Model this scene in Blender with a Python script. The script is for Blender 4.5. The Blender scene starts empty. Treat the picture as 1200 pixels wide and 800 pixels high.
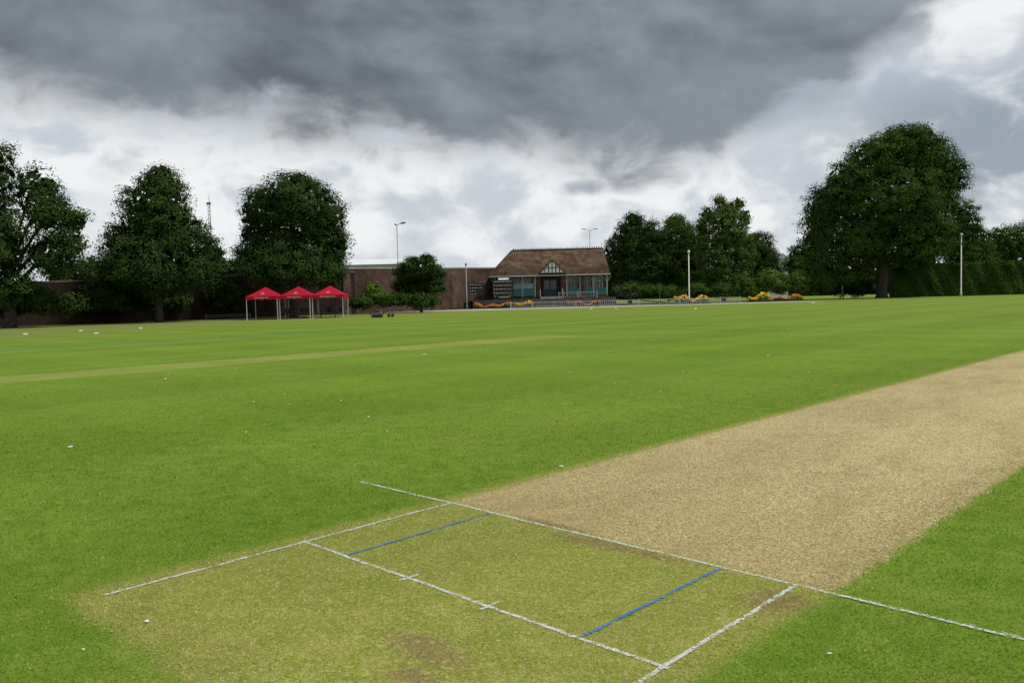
import bpy, math, random
import numpy as np
from mathutils import Vector, Matrix

random.seed(7)
rng = np.random.default_rng(7)
scene = bpy.context.scene
COL = scene.collection
scene.view_settings.view_transform = 'Standard'
scene.view_settings.look = 'None'
scene.view_settings.exposure = 0
scene.view_settings.gamma = 1

# ------------------------------------------------------------------ camera
F, PITCH, ROLL, H = 960.0, 0.0555, 0.0242, 1.5065
YAW, TX, TY = 0.7696, 0.4757, 5.0015
cP, sP, cR, sR = math.cos(PITCH), math.sin(PITCH), math.cos(ROLL), math.sin(ROLL)
Rv = Vector((1, 0, 0)); Uv = Vector((0, sP, cP)); Fv = Vector((0, cP, -sP))
Xc = Rv * cR - Uv * sR
Yc = Rv * sR + Uv * cR
cam_d = bpy.data.cameras.new("camera")
cam = bpy.data.objects.new("camera", cam_d); COL.objects.link(cam)
M = Matrix.Identity(4)
for i in range(3):
    M[i][0] = Xc[i]; M[i][1] = Yc[i]; M[i][2] = -Fv[i]
M[0][3], M[1][3], M[2][3] = 0, 0, H
cam.matrix_world = M
cam_d.sensor_width = 36; cam_d.lens = F / 1200 * 36
cam_d.clip_start = 0.05; cam_d.clip_end = 4000
scene.camera = cam

# surveyed bearing / elevation -> metres at range D
def loc(u, v, D):
    a, b = (u - 600) / F, (400 - v) / F
    d = Fv + Xc * a + Yc * b
    s = D / d.y
    return Vector((d.x * s, D, H + d.z * s))
def bx(u, D): return loc(u, 346, D).x
def pit(X, Y):  # pitch coordinates -> world xy
    return (TX + X * math.cos(YAW) + Y * math.sin(YAW), TY - X * math.sin(YAW) + Y * math.cos(YAW))
def ground_at(u, v):
    a, b = (u - 600) / F, (400 - v) / F
    d = Fv + Xc * a + Yc * b
    s = -H / d.z
    return Vector((d.x * s, d.y * s, 0))

# ------------------------------------------------------------------ node helpers
class T:
    def __init__(s, tree): s.t = tree; s.n = tree.nodes; s.l = tree.links
    def put(s, sock, val):
        if val is None: return
        if isinstance(val, bpy.types.NodeSocket): s.l.new(val, sock)
        elif isinstance(val, (tuple, list)) and len(val) == 3 and sock.type == 'RGBA': sock.default_value = (*val, 1)
        else: sock.default_value = val
    def m(s, op, a, b=None, c=None, clamp=False):
        n = s.n.new('ShaderNodeMath'); n.operation = op; n.use_clamp = clamp
        s.put(n.inputs[0], a); s.put(n.inputs[1], b); s.put(n.inputs[2], c)
        return n.outputs[0]
    def dot(s, v, w):
        n = s.n.new('ShaderNodeVectorMath'); n.operation = 'DOT_PRODUCT'
        s.put(n.inputs[0], v); s.put(n.inputs[1], w); return n.outputs['Value']
    def noise(s, vec, scale, detail=3, rough=.55, dist=0):
        n = s.n.new('ShaderNodeTexNoise'); s.put(n.inputs['Vector'], vec)
        n.inputs['Scale'].default_value = scale; n.inputs['Detail'].default_value = detail
        n.inputs['Roughness'].default_value = rough; n.inputs['Distortion'].default_value = dist
        return n.outputs['Fac']
    def ss(s, x, a, b, o0=0.0, o1=1.0):
        n = s.n.new('ShaderNodeMapRange'); n.interpolation_type = 'SMOOTHSTEP'
        s.put(n.inputs[0], x); n.inputs[1].default_value = a; n.inputs[2].default_value = b
        n.inputs[3].default_value = o0; n.inputs[4].default_value = o1
        return n.outputs[0]
    def lin(s, x, a, b, o0=0.0, o1=1.0):
        n = s.n.new('ShaderNodeMapRange')
        s.put(n.inputs[0], x); n.inputs[1].default_value = a; n.inputs[2].default_value = b
        n.inputs[3].default_value = o0; n.inputs[4].default_value = o1
        return n.outputs[0]
    def mix(s, f, a, b, bt='MIX'):
        n = s.n.new('ShaderNodeMix'); n.data_type = 'RGBA'; n.blend_type = bt
        s.put(n.inputs[0], f); s.put(n.inputs[6], a); s.put(n.inputs[7], b); return n.outputs[2]
    def comb(s, x, y, z):
        n = s.n.new('ShaderNodeCombineXYZ')
        s.put(n.inputs[0], x); s.put(n.inputs[1], y); s.put(n.inputs[2], z); return n.outputs[0]
    def curve(s, x, pts):
        n = s.n.new('ShaderNodeFloatCurve'); c = n.mapping.curves[0]
        n.mapping.use_clip = False
        while len(c.points) > 2: c.points.remove(c.points[1])
        c.points[0].location = pts[0]; c.points[1].location = pts[-1]
        for p in pts[1:-1]: c.points.new(*p)
        n.mapping.update(); s.put(n.inputs[1], x); return n.outputs[0]
    def pos(s): return s.n.new('ShaderNodeNewGeometry').outputs['Position']

def new_mat(name):
    mt = bpy.data.materials.new(name); mt.use_nodes = True
    t = T(mt.node_tree); b = mt.node_tree.nodes['Principled BSDF']
    return mt, t, b
def diffuse_mat(name):
    mt = bpy.data.materials.new(name); mt.use_nodes = True
    t = T(mt.node_tree); t.n.remove(mt.node_tree.nodes['Principled BSDF'])
    b = t.n.new('ShaderNodeBsdfDiffuse'); t.l.new(b.outputs[0], mt.node_tree.nodes['Material Output'].inputs[0])
    return mt, t, b
def plain(name, col, rough=.6, var=.25, scale=3.0, metal=0.0, spec=.3):
    mt, t, b = new_mat(name)
    nz = t.noise(t.pos(), scale, 3, .6)
    k = t.lin(nz, .3, .7, 1 - var, 1 + var)
    c = t.mix(1.0, col, t.comb(k, k, k), 'MULTIPLY')
    t.put(b.inputs['Base Color'], c); b.inputs['Roughness'].default_value = rough
    b.inputs['Metallic'].default_value = metal; b.inputs['Specular IOR Level'].default_value = spec
    return mt

# ------------------------------------------------------------------ world sky
w = bpy.data.worlds.new("World"); scene.world = w; w.use_nodes = True
t = T(w.node_tree)
bg = w.node_tree.nodes['Background']
SUN_EL, SUN_AZ = math.radians(56), math.radians(100)
sky = t.n.new('ShaderNodeTexSky'); sky.sky_type = 'NISHITA'; sky.sun_disc = False
sky.sun_elevation = SUN_EL; sky.sun_rotation = SUN_AZ
skyc = t.mix(1.0, sky.outputs[0], (.09, .09, .09), 'MULTIPLY')
g = t.n.new('ShaderNodeTexCoord').outputs['Generated']
sep = t.n.new('ShaderNodeSeparateXYZ'); t.put(sep.inputs[0], g)
dx, dy, dz = sep.outputs
el = t.m('ARCSINE', dz)
az = t.m('ARCTAN2', dx, dy)
elc = t.m('MAXIMUM', el, 0.0)
lump = t.comb(az, t.m('MULTIPLY', elc, 1.5), 0.3)
strk = t.comb(t.m('ADD', az, t.m('MULTIPLY', elc, .6)), t.m('MULTIPLY', elc, 2.2), 1.7)
n_mid = t.noise(lump, 4.6, 5, .52, .3)
n_fine = t.noise(lump, 12.5, 5, .54, .35)
n_str = t.noise(strk, 3.8, 4, .50, .3)
azn = t.lin(az, -.62, .62, 0, 1)
bound = t.curve(azn, [(0, .205), (.12, .198), (.26, .192), (.38, .182), (.5, .170), (.62, .158), (.72, .160), (.79, .182), (.85, .220), (.91, .262), (1, .31)])
bsum = t.m('ADD', t.m('SUBTRACT', elc, bound), t.m('MULTIPLY', t.m('SUBTRACT', n_mid, .49), .17))
bsum = t.m('ADD', bsum, t.m('MULTIPLY', t.m('SUBTRACT', n_fine, .5), .15))
bsum = t.m('SUBTRACT', bsum, t.m('MULTIPLY', t.ss(az, .36, .52), t.m('MULTIPLY', t.ss(n_fine, .38, .60), .07)))
dark = t.ss(bsum, -.032, .055)
dk_t = t.m('ADD', t.m('MULTIPLY', n_str, .52), t.m('ADD', t.m('MULTIPLY', n_mid, .28), t.m('MULTIPLY', n_fine, .20)))
deep = t.ss(dk_t, .40, .60)
darkc = t.mix(deep, (.108, .128, .152), (.27, .31, .355))
belly = t.m('MULTIPLY', t.ss(bsum, .0, .06), t.ss(bsum, .16, .07))
darkc = t.mix(t.m('MULTIPLY', belly, .25), darkc, (.16, .185, .22))
darkc = t.mix(t.ss(az, .36, .54, 0, .55), darkc, (.36, .41, .47))
lt_t = t.m('ADD', t.m('MULTIPLY', n_mid, .40), t.m('MULTIPLY', n_fine, .60))
lightc = t.mix(t.ss(lt_t, .38, .56), (.56, .61, .67), (.88, .90, .91))
gap = t.m('MULTIPLY', t.ss(n_str, .58, .70), .25)
lightc = t.mix(gap, lightc, skyc)
rgt = t.m('MULTIPLY', t.ss(az, .30, .48), t.m('MULTIPLY', t.ss(elc, .05, .11), t.ss(elc, .25, .17)))
rgt = t.m('MULTIPLY', rgt, t.ss(lt_t, .60, .44))
lightc = t.mix(t.m('MULTIPLY', rgt, .92), lightc, (.30, .355, .42))
lightc = t.mix(t.ss(elc, .08, .0, 0, .4), lightc, (.74, .78, .81))
skycol = t.mix(dark, lightc, darkc)
dxw = t.m('DIVIDE', t.m('SUBTRACT', az, .092), .030); dyw = t.m('DIVIDE', t.m('SUBTRACT', el, .126), .011)
rr = t.m('ADD', t.m('MULTIPLY', dxw, dxw), t.m('MULTIPLY', dyw, dyw))
rr = t.m('ADD', rr, t.m('MULTIPLY', t.m('SUBTRACT', n_fine, .5), 6.0))
skycol = t.mix(t.ss(rr, 1.4, -.4, 0, .8), skycol, (.25, .29, .36))
over = t.mix(t.ss(n_mid, .35, .65), (.42, .46, .52), (.95, .97, 1.0))
skycol = t.mix(t.ss(el, .5, .85), skycol, over)
t.put(bg.inputs[0], skycol); bg.inputs[1].default_value = 1.0
w.cycles.sampling_method = 'NONE'

sl = bpy.data.lights.new("sun", 'SUN'); sl.energy = 3.3; sl.angle = math.radians(7); sl.color = (1, .96, .89)
so = bpy.data.objects.new("sun", sl); COL.objects.link(so)
sd = Vector((math.sin(SUN_AZ) * math.cos(SUN_EL), math.cos(SUN_AZ) * math.cos(SUN_EL), math.sin(SUN_EL)))
so.rotation_euler = sd.to_track_quat('Z', 'Y').to_euler(); so.location = (20, 20, 60)

# ------------------------------------------------------------------ object helpers
def finish(o, parent=None):
    COL.objects.link(o)
    if parent is not None: o.parent = parent
    return o
def thing(name, label, category, location=(0, 0, 0), group=None, rot=0):
    e = bpy.data.objects.new(name, None); e.empty_display_size = .3
    e.location = location; e.rotation_euler = (0, 0, rot); COL.objects.link(e)
    e["label"] = label; e["category"] = category
    if group: e["group"] = group
    return e
class MB:
    def __init__(s): s.v = []; s.f = []
    def add(s, vs, fs):
        o = len(s.v); s.v += [tuple(p) for p in vs]; s.f += [tuple(i + o for i in q) for q in fs]
    def box(s, x0, x1, y0, y1, z0, z1):
        s.add([(x0,y0,z0),(x1,y0,z0),(x1,y1,z0),(x0,y1,z0),(x0,y0,z1),(x1,y0,z1),(x1,y1,z1),(x0,y1,z1)],
              [(0,3,2,1),(4,5,6,7),(0,1,5,4),(1,2,6,5),(2,3,7,6),(3,0,4,7)])
    def tube(s, pts, rad, n=8, cap=True):
        pts = [Vector(p) for p in pts]; rings = []
        for i, p in enumerate(pts):
            d = (pts[min(i+1, len(pts)-1)] - pts[max(i-1, 0)]).normalized()
            a = d.orthogonal().normalized() if abs(d.z) < .95 else Vector((1,0,0))
            a = (a - d * a.dot(d)).normalized(); b = d.cross(a)
            r = rad[i] if isinstance(rad, (list, tuple)) else rad
            rings.append([p + (a*math.cos(2*math.pi*k/n) + b*math.sin(2*math.pi*k/n))*r for k in range(n)])
        vs = [q for R in rings for q in R]; fs = []
        for i in range(len(pts)-1):
            for k in range(n):
                fs.append((i*n+k, i*n+(k+1)%n, (i+1)*n+(k+1)%n, (i+1)*n+k))
        if cap:
            fs.append(tuple(range(n))[::-1]); fs.append(tuple((len(pts)-1)*n+k for k in range(n)))
        s.add(vs, fs)
    def beam(s, a, b, w, h):
        a, b = Vector(a), Vector(b); d = (b-a).normalized()
        up = Vector((0,0,1)) if abs(d.z) < .95 else Vector((0,1,0))
        sd_ = d.cross(up).normalized()*w/2; u2 = sd_.cross(d).normalized()*h/2
        s.add([a-sd_-u2,a+sd_-u2,a+sd_+u2,a-sd_+u2,b-sd_-u2,b+sd_-u2,b+sd_+u2,b-sd_+u2],
              [(0,3,2,1),(4,5,6,7),(0,1,5,4),(1,2,6,5),(2,3,7,6),(3,0,4,7)])
    def obj(s, name, mat, parent=None, smooth=False):
        me = bpy.data.meshes.new(name); me.from_pydata(s.v, [], s.f); me.update()
        if mat: me.materials.append(mat)
        if smooth: me.polygons.foreach_set('use_smooth', [True]*len(me.polygons))
        return finish(bpy.data.objects.new(name, me), parent)

def np_mesh(name, V, nper, tone=None, mat=None, color=None):
    N = len(V)//nper
    me = bpy.data.meshes.new(name)
    me.vertices.add(len(V)); me.vertices.foreach_set('co', V.astype(np.float32).ravel())
    me.loops.add(len(V)); me.loops.foreach_set('vertex_index', np.arange(len(V), dtype=np.int32))
    me.polygons.add(N); me.polygons.foreach_set('loop_start', np.arange(0, len(V), nper, dtype=np.int32))
    me.update(calc_edges=True)
    if tone is not None:
        at = me.attributes.new('tone', 'FLOAT', 'POINT'); at.data.foreach_set('value', np.repeat(tone, nper).astype(np.float32))
    if color is not None:
        at = me.attributes.new('tint', 'FLOAT_COLOR', 'POINT')
        c4 = np.concatenate([color, np.ones((len(color), 1))], 1)
        at.data.foreach_set('color', np.repeat(c4, nper, axis=0).astype(np.float32).ravel())
    if mat: me.materials.append(mat)
    return me
def norm(a): return a/np.maximum(np.linalg.norm(a, axis=1, keepdims=True), 1e-6)
def rdir(n): return norm(rng.normal(size=(n, 3)))
def leaf_verts(C, Nn, S):
    n = len(C); r = rdir(n); A = norm(np.cross(Nn, r)); B = np.cross(Nn, A)
    S = S[:, None]
    P = np.stack([C - A*S*.5, C - B*S*.33 + A*S*.05, C + A*S*.5, C + B*S*.33 + A*S*.05], 1)
    return P.reshape(-1, 3)

def crown_mesh(name, lobes, mat, leaf=.22, dens=1.0, fill=1.0, zmin=.3, clump=1.0, cull=.66):
    Cs, Ns, Ss, Ts = [], [], [], []
    for li, (cx, cy, cz, rx, ry, rz) in enumerate(lobes):
        area = 4*math.pi*((rx*ry+rx*rz+ry*rz)/3)
        nc = max(6, int(area*1.05*dens/clump**2))
        d = rdir(nc); fac = rng.uniform(.68, .98, nc)
        fac = np.where(rng.random(nc) < .07, fac+.09, fac)
        cc = np.array([cx, cy, cz]) + d*np.array([rx, ry, rz])*fac[:, None]
        keep = np.ones(nc, bool)
        for lj, (ax, ay, az_, bx_, by_, bz_) in enumerate(lobes):
            if lj == li: continue
            q = ((cc-np.array([ax, ay, az_]))/np.array([bx_, by_, bz_])); keep &= (q**2).sum(1) > cull**2
        cc, d = cc[keep], d[keep]; nc = len(cc)
        if nc:
            cr = rng.uniform(.45, 1.0, nc)*clump
            ct = rng.uniform(0, 1, nc)
            per = (rng.uniform(.6, 1.3, nc)*58*(cr/clump)**2*(clump*.22/leaf)**2).astype(int)+8
            idx = np.repeat(np.arange(nc), per); n = len(idx)
            d2 = rdir(n); rad = rng.random(n)**.5
            P = cc[idx] + d2*(cr[idx]*rad)[:, None]*np.array([1.15, 1.15, .75])
            Nn = norm(d2*.7 + d[idx]*.7 + np.array([0, 0, .5]) + rdir(n)*.6)
            Cs.append(P); Ns.append(Nn); Ss.append(leaf*rng.uniform(.7, 1.5, n))
            Ts.append(np.clip(.50*ct[idx] + .30*rng.random(n), 0, 1))
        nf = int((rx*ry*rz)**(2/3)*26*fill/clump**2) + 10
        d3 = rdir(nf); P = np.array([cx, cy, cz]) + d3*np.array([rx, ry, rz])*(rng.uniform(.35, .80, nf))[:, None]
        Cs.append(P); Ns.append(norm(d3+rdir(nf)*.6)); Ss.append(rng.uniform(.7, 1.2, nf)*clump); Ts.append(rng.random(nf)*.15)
    C = np.concatenate(Cs); Nn = np.concatenate(Ns); S = np.concatenate(Ss); Tn = np.concatenate(Ts)
    k = C[:, 2] > zmin; C, Nn, S, Tn = C[k], Nn[k], S[k], Tn[k]
    return np_mesh(name, leaf_verts(C, Nn, S), 4, Tn, mat)

def foliage(name, dark, light):
    mt, t, b = diffuse_mat(name)
    at = t.n.new('ShaderNodeAttribute'); at.attribute_name = 'tone'
    c = t.mix(at.outputs['Fac'], dark, light)
    t.put(b.inputs[0], c)
    return mt
FOL_DARK = foliage("dark_foliage", (.018, .036, .010), (.056, .098, .022))
FOL_MID = foliage("mid_foliage", (.024, .048, .010), (.076, .134, .024))
FOL_FEATH = foliage("feathery_foliage", (.034, .062, .012), (.110, .172, .034))
FOL_LIGHT = foliage("light_foliage", (.05, .09, .015), (.15, .23, .045))
FOL_HEDGE = foliage("hedge_foliage", (.020, .044, .008), (.058, .108, .018))
FOL_YEL = foliage("yellow_shrub_foliage", (.05, .09, .01), (.15, .22, .025))
FOL_BLUE = foliage("grey_shrub_foliage", (.03, .045, .02), (.09, .12, .06))

mt, t, b = new_mat("bark")
nz = t.noise(t.pos(), 4, 4, .7); t.put(b.inputs['Base Color'], t.mix(t.ss(nz, .35, .65), (.022, .017, .012), (.07, .056, .042)))
b.inputs['Roughness'].default_value = .9; BARK = mt

def px_lobes(base, D, lobes, jit=.25):
    out = []
    for (u, v, ru, rv) in lobes:
        p = loc(u, v, D); rx, rz = ru*D/F, rv*D/F
        out.append((p.x-base.x, random.uniform(-jit, jit)*rx*2, p.z-base.z, rx*.97, min(rx, rz*1.3)*1.0, rz*.97))
    return out
def tree(u, D, lobes, mat, label, category="tree", trunk_r=.35, leaf=.16, dens=1.0, base_z=0.0, name="tree", trunk_top=None, fill=1.0, clump=.85, zmin=.3):
    base = Vector((bx(u, D), D, base_z))
    e = thing(name, label, category, base)
    L = px_lobes(base, D, lobes)
    top = max(l[2]+l[5]*.4 for l in L)
    mb = MB()
    zt = trunk_top or top*.8
    pts = [(0, 0, -.1), (.03, 0, .25), (.05, .05, zt*.3), (-.05, .1, zt*.6), (.1, 0, zt)]
    mb.tube(pts, [trunk_r*1.45, trunk_r*1.08, trunk_r*.9, trunk_r*.6, trunk_r*.18], 10)
    for l in L:
        z0 = min(zt*.7, max(zt*.22, l[2]*.45))
        mb.tube([(0, .03, z0), (l[0]*.45, l[1]*.5, z0+(l[2]-z0)*.55), (l[0]*.9, l[1]*.9, l[2]+l[5]*.3)], [trunk_r*.45, trunk_r*.28, trunk_r*.08], 6)
        for _ in range(3):
            q = rdir(1)[0]
            mb.tube([(l[0]*.6, l[1]*.6, z0+(l[2]-z0)*.7), (l[0]+q[0]*l[3]*.8, l[1]+q[1]*l[4]*.8, l[2]+q[2]*l[5]*.8)], [trunk_r*.2, trunk_r*.05], 5)
    mb.obj("trunk", BARK, e, True)
    me = crown_mesh("crown", L, mat, leaf, dens, fill, zmin, clump)
    finish(bpy.data.objects.new("crown", me), e)
    return e
def shrub(u, D, lobes, mat, label, name="shrub", base_z=0.0, leaf=.16, dens=1.1, clump=.6):
    base = Vector((bx(u, D), D, base_z))
    L = px_lobes(base, D, lobes)
    me = crown_mesh(name, L, mat, leaf, dens, 2.0, -.05, clump)
    o = bpy.data.objects.new(name, me); o.location = base; COL.objects.link(o)
    o["label"] = label; o["category"] = "shrub"
    return o

# ------------------------------------------------------------------ turf
LW = .0118
TK = .010
WH = [(-2.45, 2.6, -LW, LW), (-1.34, 1.34, -1.22-LW, -1.22+LW), (-1.32-LW, -1.32+LW, -2.42, 0), (1.32-LW, 1.32+LW, -2.42, 0), (-.3-TK, -.3+TK, -1.28, -1.15), (.32-TK, .32+TK, -1.28, -1.15)]
BL = [(-.89-LW, -.89+LW, -1.20, -.02), (.89-LW, .89+LW, -1.20, -.02)]
G1, G2 = (.086, .164, .013), (.130, .202, .023)
G3, G4, G5, G6 = (.158, .198, .031), (.136, .206, .025), (.23, .24, .088), (.162, .202, .041)
Y1, Y2, Y3, Y4, Y5 = (.170, .198, .030), (.232, .232, .050), (.38, .33, .16), (.095, .122, .016), (.235, .175, .085)
S1, S2, S3, S4 = (.200, .152, .065), (.50, .410, .222), (.60, .515, .315), (.275, .215, .098)
SC = (.175, .115, .062)
SCUFF = [(.45, -1.73, .24, .09), (.62, -1.93, .12, .06), (1.33, -.27, .13, .15), (.30, -.07, .45, .05), (-.40, .05, .30, .04), (.05, -.12, .3, .04)]
mt, t, b = new_mat("turf")
p = t.pos(); cy_, sy_ = math.cos(YAW), math.sin(YAW)
sub = t.n.new('ShaderNodeVectorMath'); sub.operation = 'SUBTRACT'
t.put(sub.inputs[0], p); sub.inputs[1].default_value = (TX, TY, 0); q = sub.outputs[0]
X = t.dot(q, (cy_, -sy_, 0)); Y = t.dot(q, (sy_, cy_, 0))
n30 = t.noise(p, 30, 3, .7); n90 = t.noise(p, 95, 2, .75); n7 = t.noise(p, 5, 3, .62)
n1 = t.noise(p, .8, 3, .6); n01 = t.noise(p, .09, 3, .6)
g_a = t.mix(t.ss(n7, .32, .68), G1, G2)
g_a = t.mix(t.ss(n1, .42, .70, 0, .45), g_a, G3)
g_a = t.mix(t.ss(n01, .42, .62, 0, .5), g_a, G4)
dist = t.m('SQRT', t.dot(p, p))
g_a = t.mix(t.ss(n30, .58, .72, 0, .4), g_a, G5)
st = t.m('SINE', t.m('MULTIPLY', Y, 2*math.pi/3.6)); band = t.m('MULTIPLY', t.ss(st, -.3, .3, -1, 1), .03)
st2 = t.m('SINE', t.m('MULTIPLY', X, 2*math.pi/5.2)); band = t.m('ADD', band, t.m('MULTIPLY', t.ss(st2, -.3, .3, -1, 1), .045))
patch = t.noise(t.comb(t.m('MULTIPLY', X, .5), t.m('MULTIPLY', Y, .14), 0.0), 1.0, 4, .65)
band = t.m('ADD', band, t.lin(patch, .3, .7, -.07, .07))
far = t.ss(t.m('ADD', dist, t.m('MULTIPLY', t.m('SUBTRACT', n01, .5), 60)), 25, 85)
g_a = t.mix(t.m('MULTIPLY', far, .6), g_a, G6)
rough_z = t.ss(t.m('ADD', t.dot(p, (-1, .35, 0)), t.m('MULTIPLY', n1, 8)), 36, 52)
g_a = t.mix(t.m('MULTIPLY', rough_z, .6), g_a, (.155, .165, .06))
e1 = t.m('MULTIPLY', t.m('SUBTRACT', n7, .5), .9)
Xe = t.m('ADD', X, e1); Ye = t.m('ADD', Y, e1)
def strip(x0, x1, y0, y1, s=.2):
    a = t.m('MULTIPLY', t.ss(Xe, x0-s, x0+s), t.ss(Xe, x1+s, x1-s))
    return t.m('MULTIPLY', a, t.m('MULTIPLY', t.ss(Ye, y0-s, y0+s), t.ss(Ye, y1+s, y1-s)))
g_a = t.mix(t.m('MULTIPLY', strip(-17.5, -15.6, -3, 19.3), t.ss(n1, .2, .6, .45, .85)), g_a, (.215, .245, .058))
g_a = t.mix(t.m('MULTIPLY', strip(-31.0, -29.4, -4, 20), .5), g_a, (.05, .17, .05))
g_a = t.mix(t.m('MULTIPLY', strip(-9.5, -5.6, -3, 19.5), .3), g_a, (.105, .190, .014))
e2 = t.m('ADD', t.m('MULTIPLY', t.m('SUBTRACT', n7, .5), .14), t.m('MULTIPLY', t.m('SUBTRACT', n30, .5), .24))
inX = t.ss(t.m('ADD', t.m('ABSOLUTE', X), e2), 1.54, 1.42)
yel = t.m('MULTIPLY', inX, t.m('MULTIPLY', t.ss(t.m('ADD', Y, e2), -2.66, -2.48), t.ss(Y, 21, 20.5)))
straw = t.m('MULTIPLY', t.ss(t.m('ADD', t.m('ABSOLUTE', t.m('SUBTRACT', X, .06)), e2), 1.47, 1.38), t.m('MULTIPLY', t.ss(t.m('ADD', Y, e2), -.06, .12), t.ss(Y, 17.9, 17.6)))
y_c = t.mix(t.ss(n7, .3, .7), Y1, Y2)
y_c = t.mix(t.ss(n30, .50, .68, 0, .7), y_c, Y3)
y_c = t.mix(t.ss(n90, .45, .33, 0, .6), y_c, Y4)
s_c = t.mix(t.ss(n90, .38, .58), S1, S2)
nlong = t.noise(t.comb(t.m('MULTIPLY', X, 2.6), t.m('MULTIPLY', Y, .9), 0.0), 1.0, 4, .7)
s_c = t.mix(t.ss(nlong, .43, .66, 0, .55), s_c, S4)
s_c = t.mix(t.ss(n30, .60, .74, 0, .7), s_c, S3)
s_c = t.mix(t.ss(n30, .42, .32, 0, .6), s_c, S1)
nearc = t.ss(t.m('ADD', Y, t.m('MULTIPLY', n7, 1.6)), 3.6, .7)
s_c = t.mix(t.m('MULTIPLY', nearc, .32), s_c, (.22, .165, .065))
wear = t.ss(t.m('ADD', t.m('MULTIPLY', n1, .5), t.m('MULTIPLY', n30, .5)), .54, .65)
y_c = t.mix(t.m('MULTIPLY', wear, .45), y_c, Y5)
col = t.mix(t.m('MULTIPLY', yel, .9), g_a, y_c)
col = t.mix(straw, col, s_c)
sc = None
for (x, y, rx_, ry_) in SCUFF:
    a = t.m('DIVIDE', t.m('SUBTRACT', X, x), rx_); b_ = t.m('DIVIDE', t.m('SUBTRACT', Y, y), ry_)
    r = t.m('ADD', t.m('MULTIPLY', a, a), t.m('MULTIPLY', b_, b_))
    r = t.m('ADD', r, t.m('MULTIPLY', t.m('SUBTRACT', n30, .5), 9.0))
    k = t.ss(r, 1.8, .2); sc = k if sc is None else t.m('MAXIMUM', sc, k)
col = t.mix(t.m('MULTIPLY', sc, .7), col, SC)
f = t.m('ADD', t.lin(n90, .3, .7, .74, 1.25), band)
col = t.mix(1.0, col, t.comb(f, f, f), 'MULTIPLY')
t.put(b.inputs['Base Color'], col); b.inputs['Roughness'].default_value = .95; b.inputs['Specular IOR Level'].default_value = .03
TURF = mt

mt, t, b = diffuse_mat("turf_blades")
at = t.n.new('ShaderNodeAttribute'); at.attribute_name = 'tint'; t.put(b.inputs[0], at.outputs['Color'])
BLADES = mt

xs = sorted(set([-2000, -600, -250, -120] + list(range(-80, 121, 10)) + [180, 300, 700, 2000]))
ys = sorted(set([-1000, -200, -50] + list(range(-20, 131, 10)) + [180, 300, 700, 3000]))
vs = [(x, y, 0.0) for y in ys for x in xs]; nx = len(xs)
fs = [(j*nx+i, j*nx+i+1, (j+1)*nx+i+1, (j+1)*nx+i) for j in range(len(ys)-1) for i in range(nx-1)]
mb = MB(); mb.add(vs, fs); gr = mb.obj("ground", TURF); gr["kind"] = "structure"
mb = MB(); c8 = [(*pit(X_, Y_), .0006) for X_, Y_ in [(-1.6, -2.7), (1.6, -2.7), (1.6, 20.3), (-1.6, 20.3)]] + [(*pit(X_, Y_), .004) for X_, Y_ in [(-1.25, -2.2), (1.25, -2.2), (1.25, 20.0), (-1.25, 20.0)]]
mb.add(c8, [(4, 5, 6, 7), (0, 1, 5, 4), (1, 2, 6, 5), (2, 3, 7, 6), (3, 0, 4, 7)]); cp = mb.obj("cricket_pitch", TURF); cp["kind"] = "structure"

def paint(name, colr):
    mt, t, b = new_mat(name); p = t.pos()
    n = t.noise(p, 60, 3, .8); n2 = t.noise(p, 7, 3, .6)
    t.put(b.inputs['Base Color'], t.mix(t.ss(n2, .35, .7), colr, tuple(c*.75 for c in colr)))
    b.inputs['Roughness'].default_value = .9
    al = t.ss(t.m('ADD', n, t.m('MULTIPLY', n2, .5)), .64, .80)
    t.put(b.inputs['Alpha'], al)
    return mt
P_W = paint("white_line_paint", (.58, .59, .55)); P_B = paint("blue_line_paint", (.055, .17, .38))
def crease(name, x0, x1, y0, y1, mat, z):
    along_x = (x1-x0) > (y1-y0)
    L = (x1-x0) if along_x else (y1-y0); n = max(3, int(L/.015)); mb = MB(); vs = []
    wob = 0; mid = (y0+y1)/2 if along_x else (x0+x1)/2; hw = ((y1-y0) if along_x else (x1-x0))/2
    for i in range(n+1):
        s_ = (x0 if along_x else y0) + L*i/n
        wob = wob*.97 + random.uniform(-.0016, .0016)
        for sg in (-1, 1):
            o_ = mid + wob + sg*hw*random.uniform(.75, 1.15)
            vs.append((*(pit(s_, o_) if along_x else pit(o_, s_)), z))
    fs = [(2*i, 2*i+2, 2*i+3, 2*i+1) if along_x else (2*i, 2*i+1, 2*i+3, 2*i+2) for i in range(n)]
    mb.add(vs, fs); o = mb.obj(name, mat); o["kind"] = "structure"; return o
for i, s_ in enumerate(WH):
    crease(["popping_crease", "bowling_crease", "return_crease", "return_crease", "stump_mark", "stump_mark"][i], *s_, P_W, .0065 + .0004*i)
for i, s_ in enumerate(BL): crease("wide_guideline", *s_, P_B, .0092+i*.0004)

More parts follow.
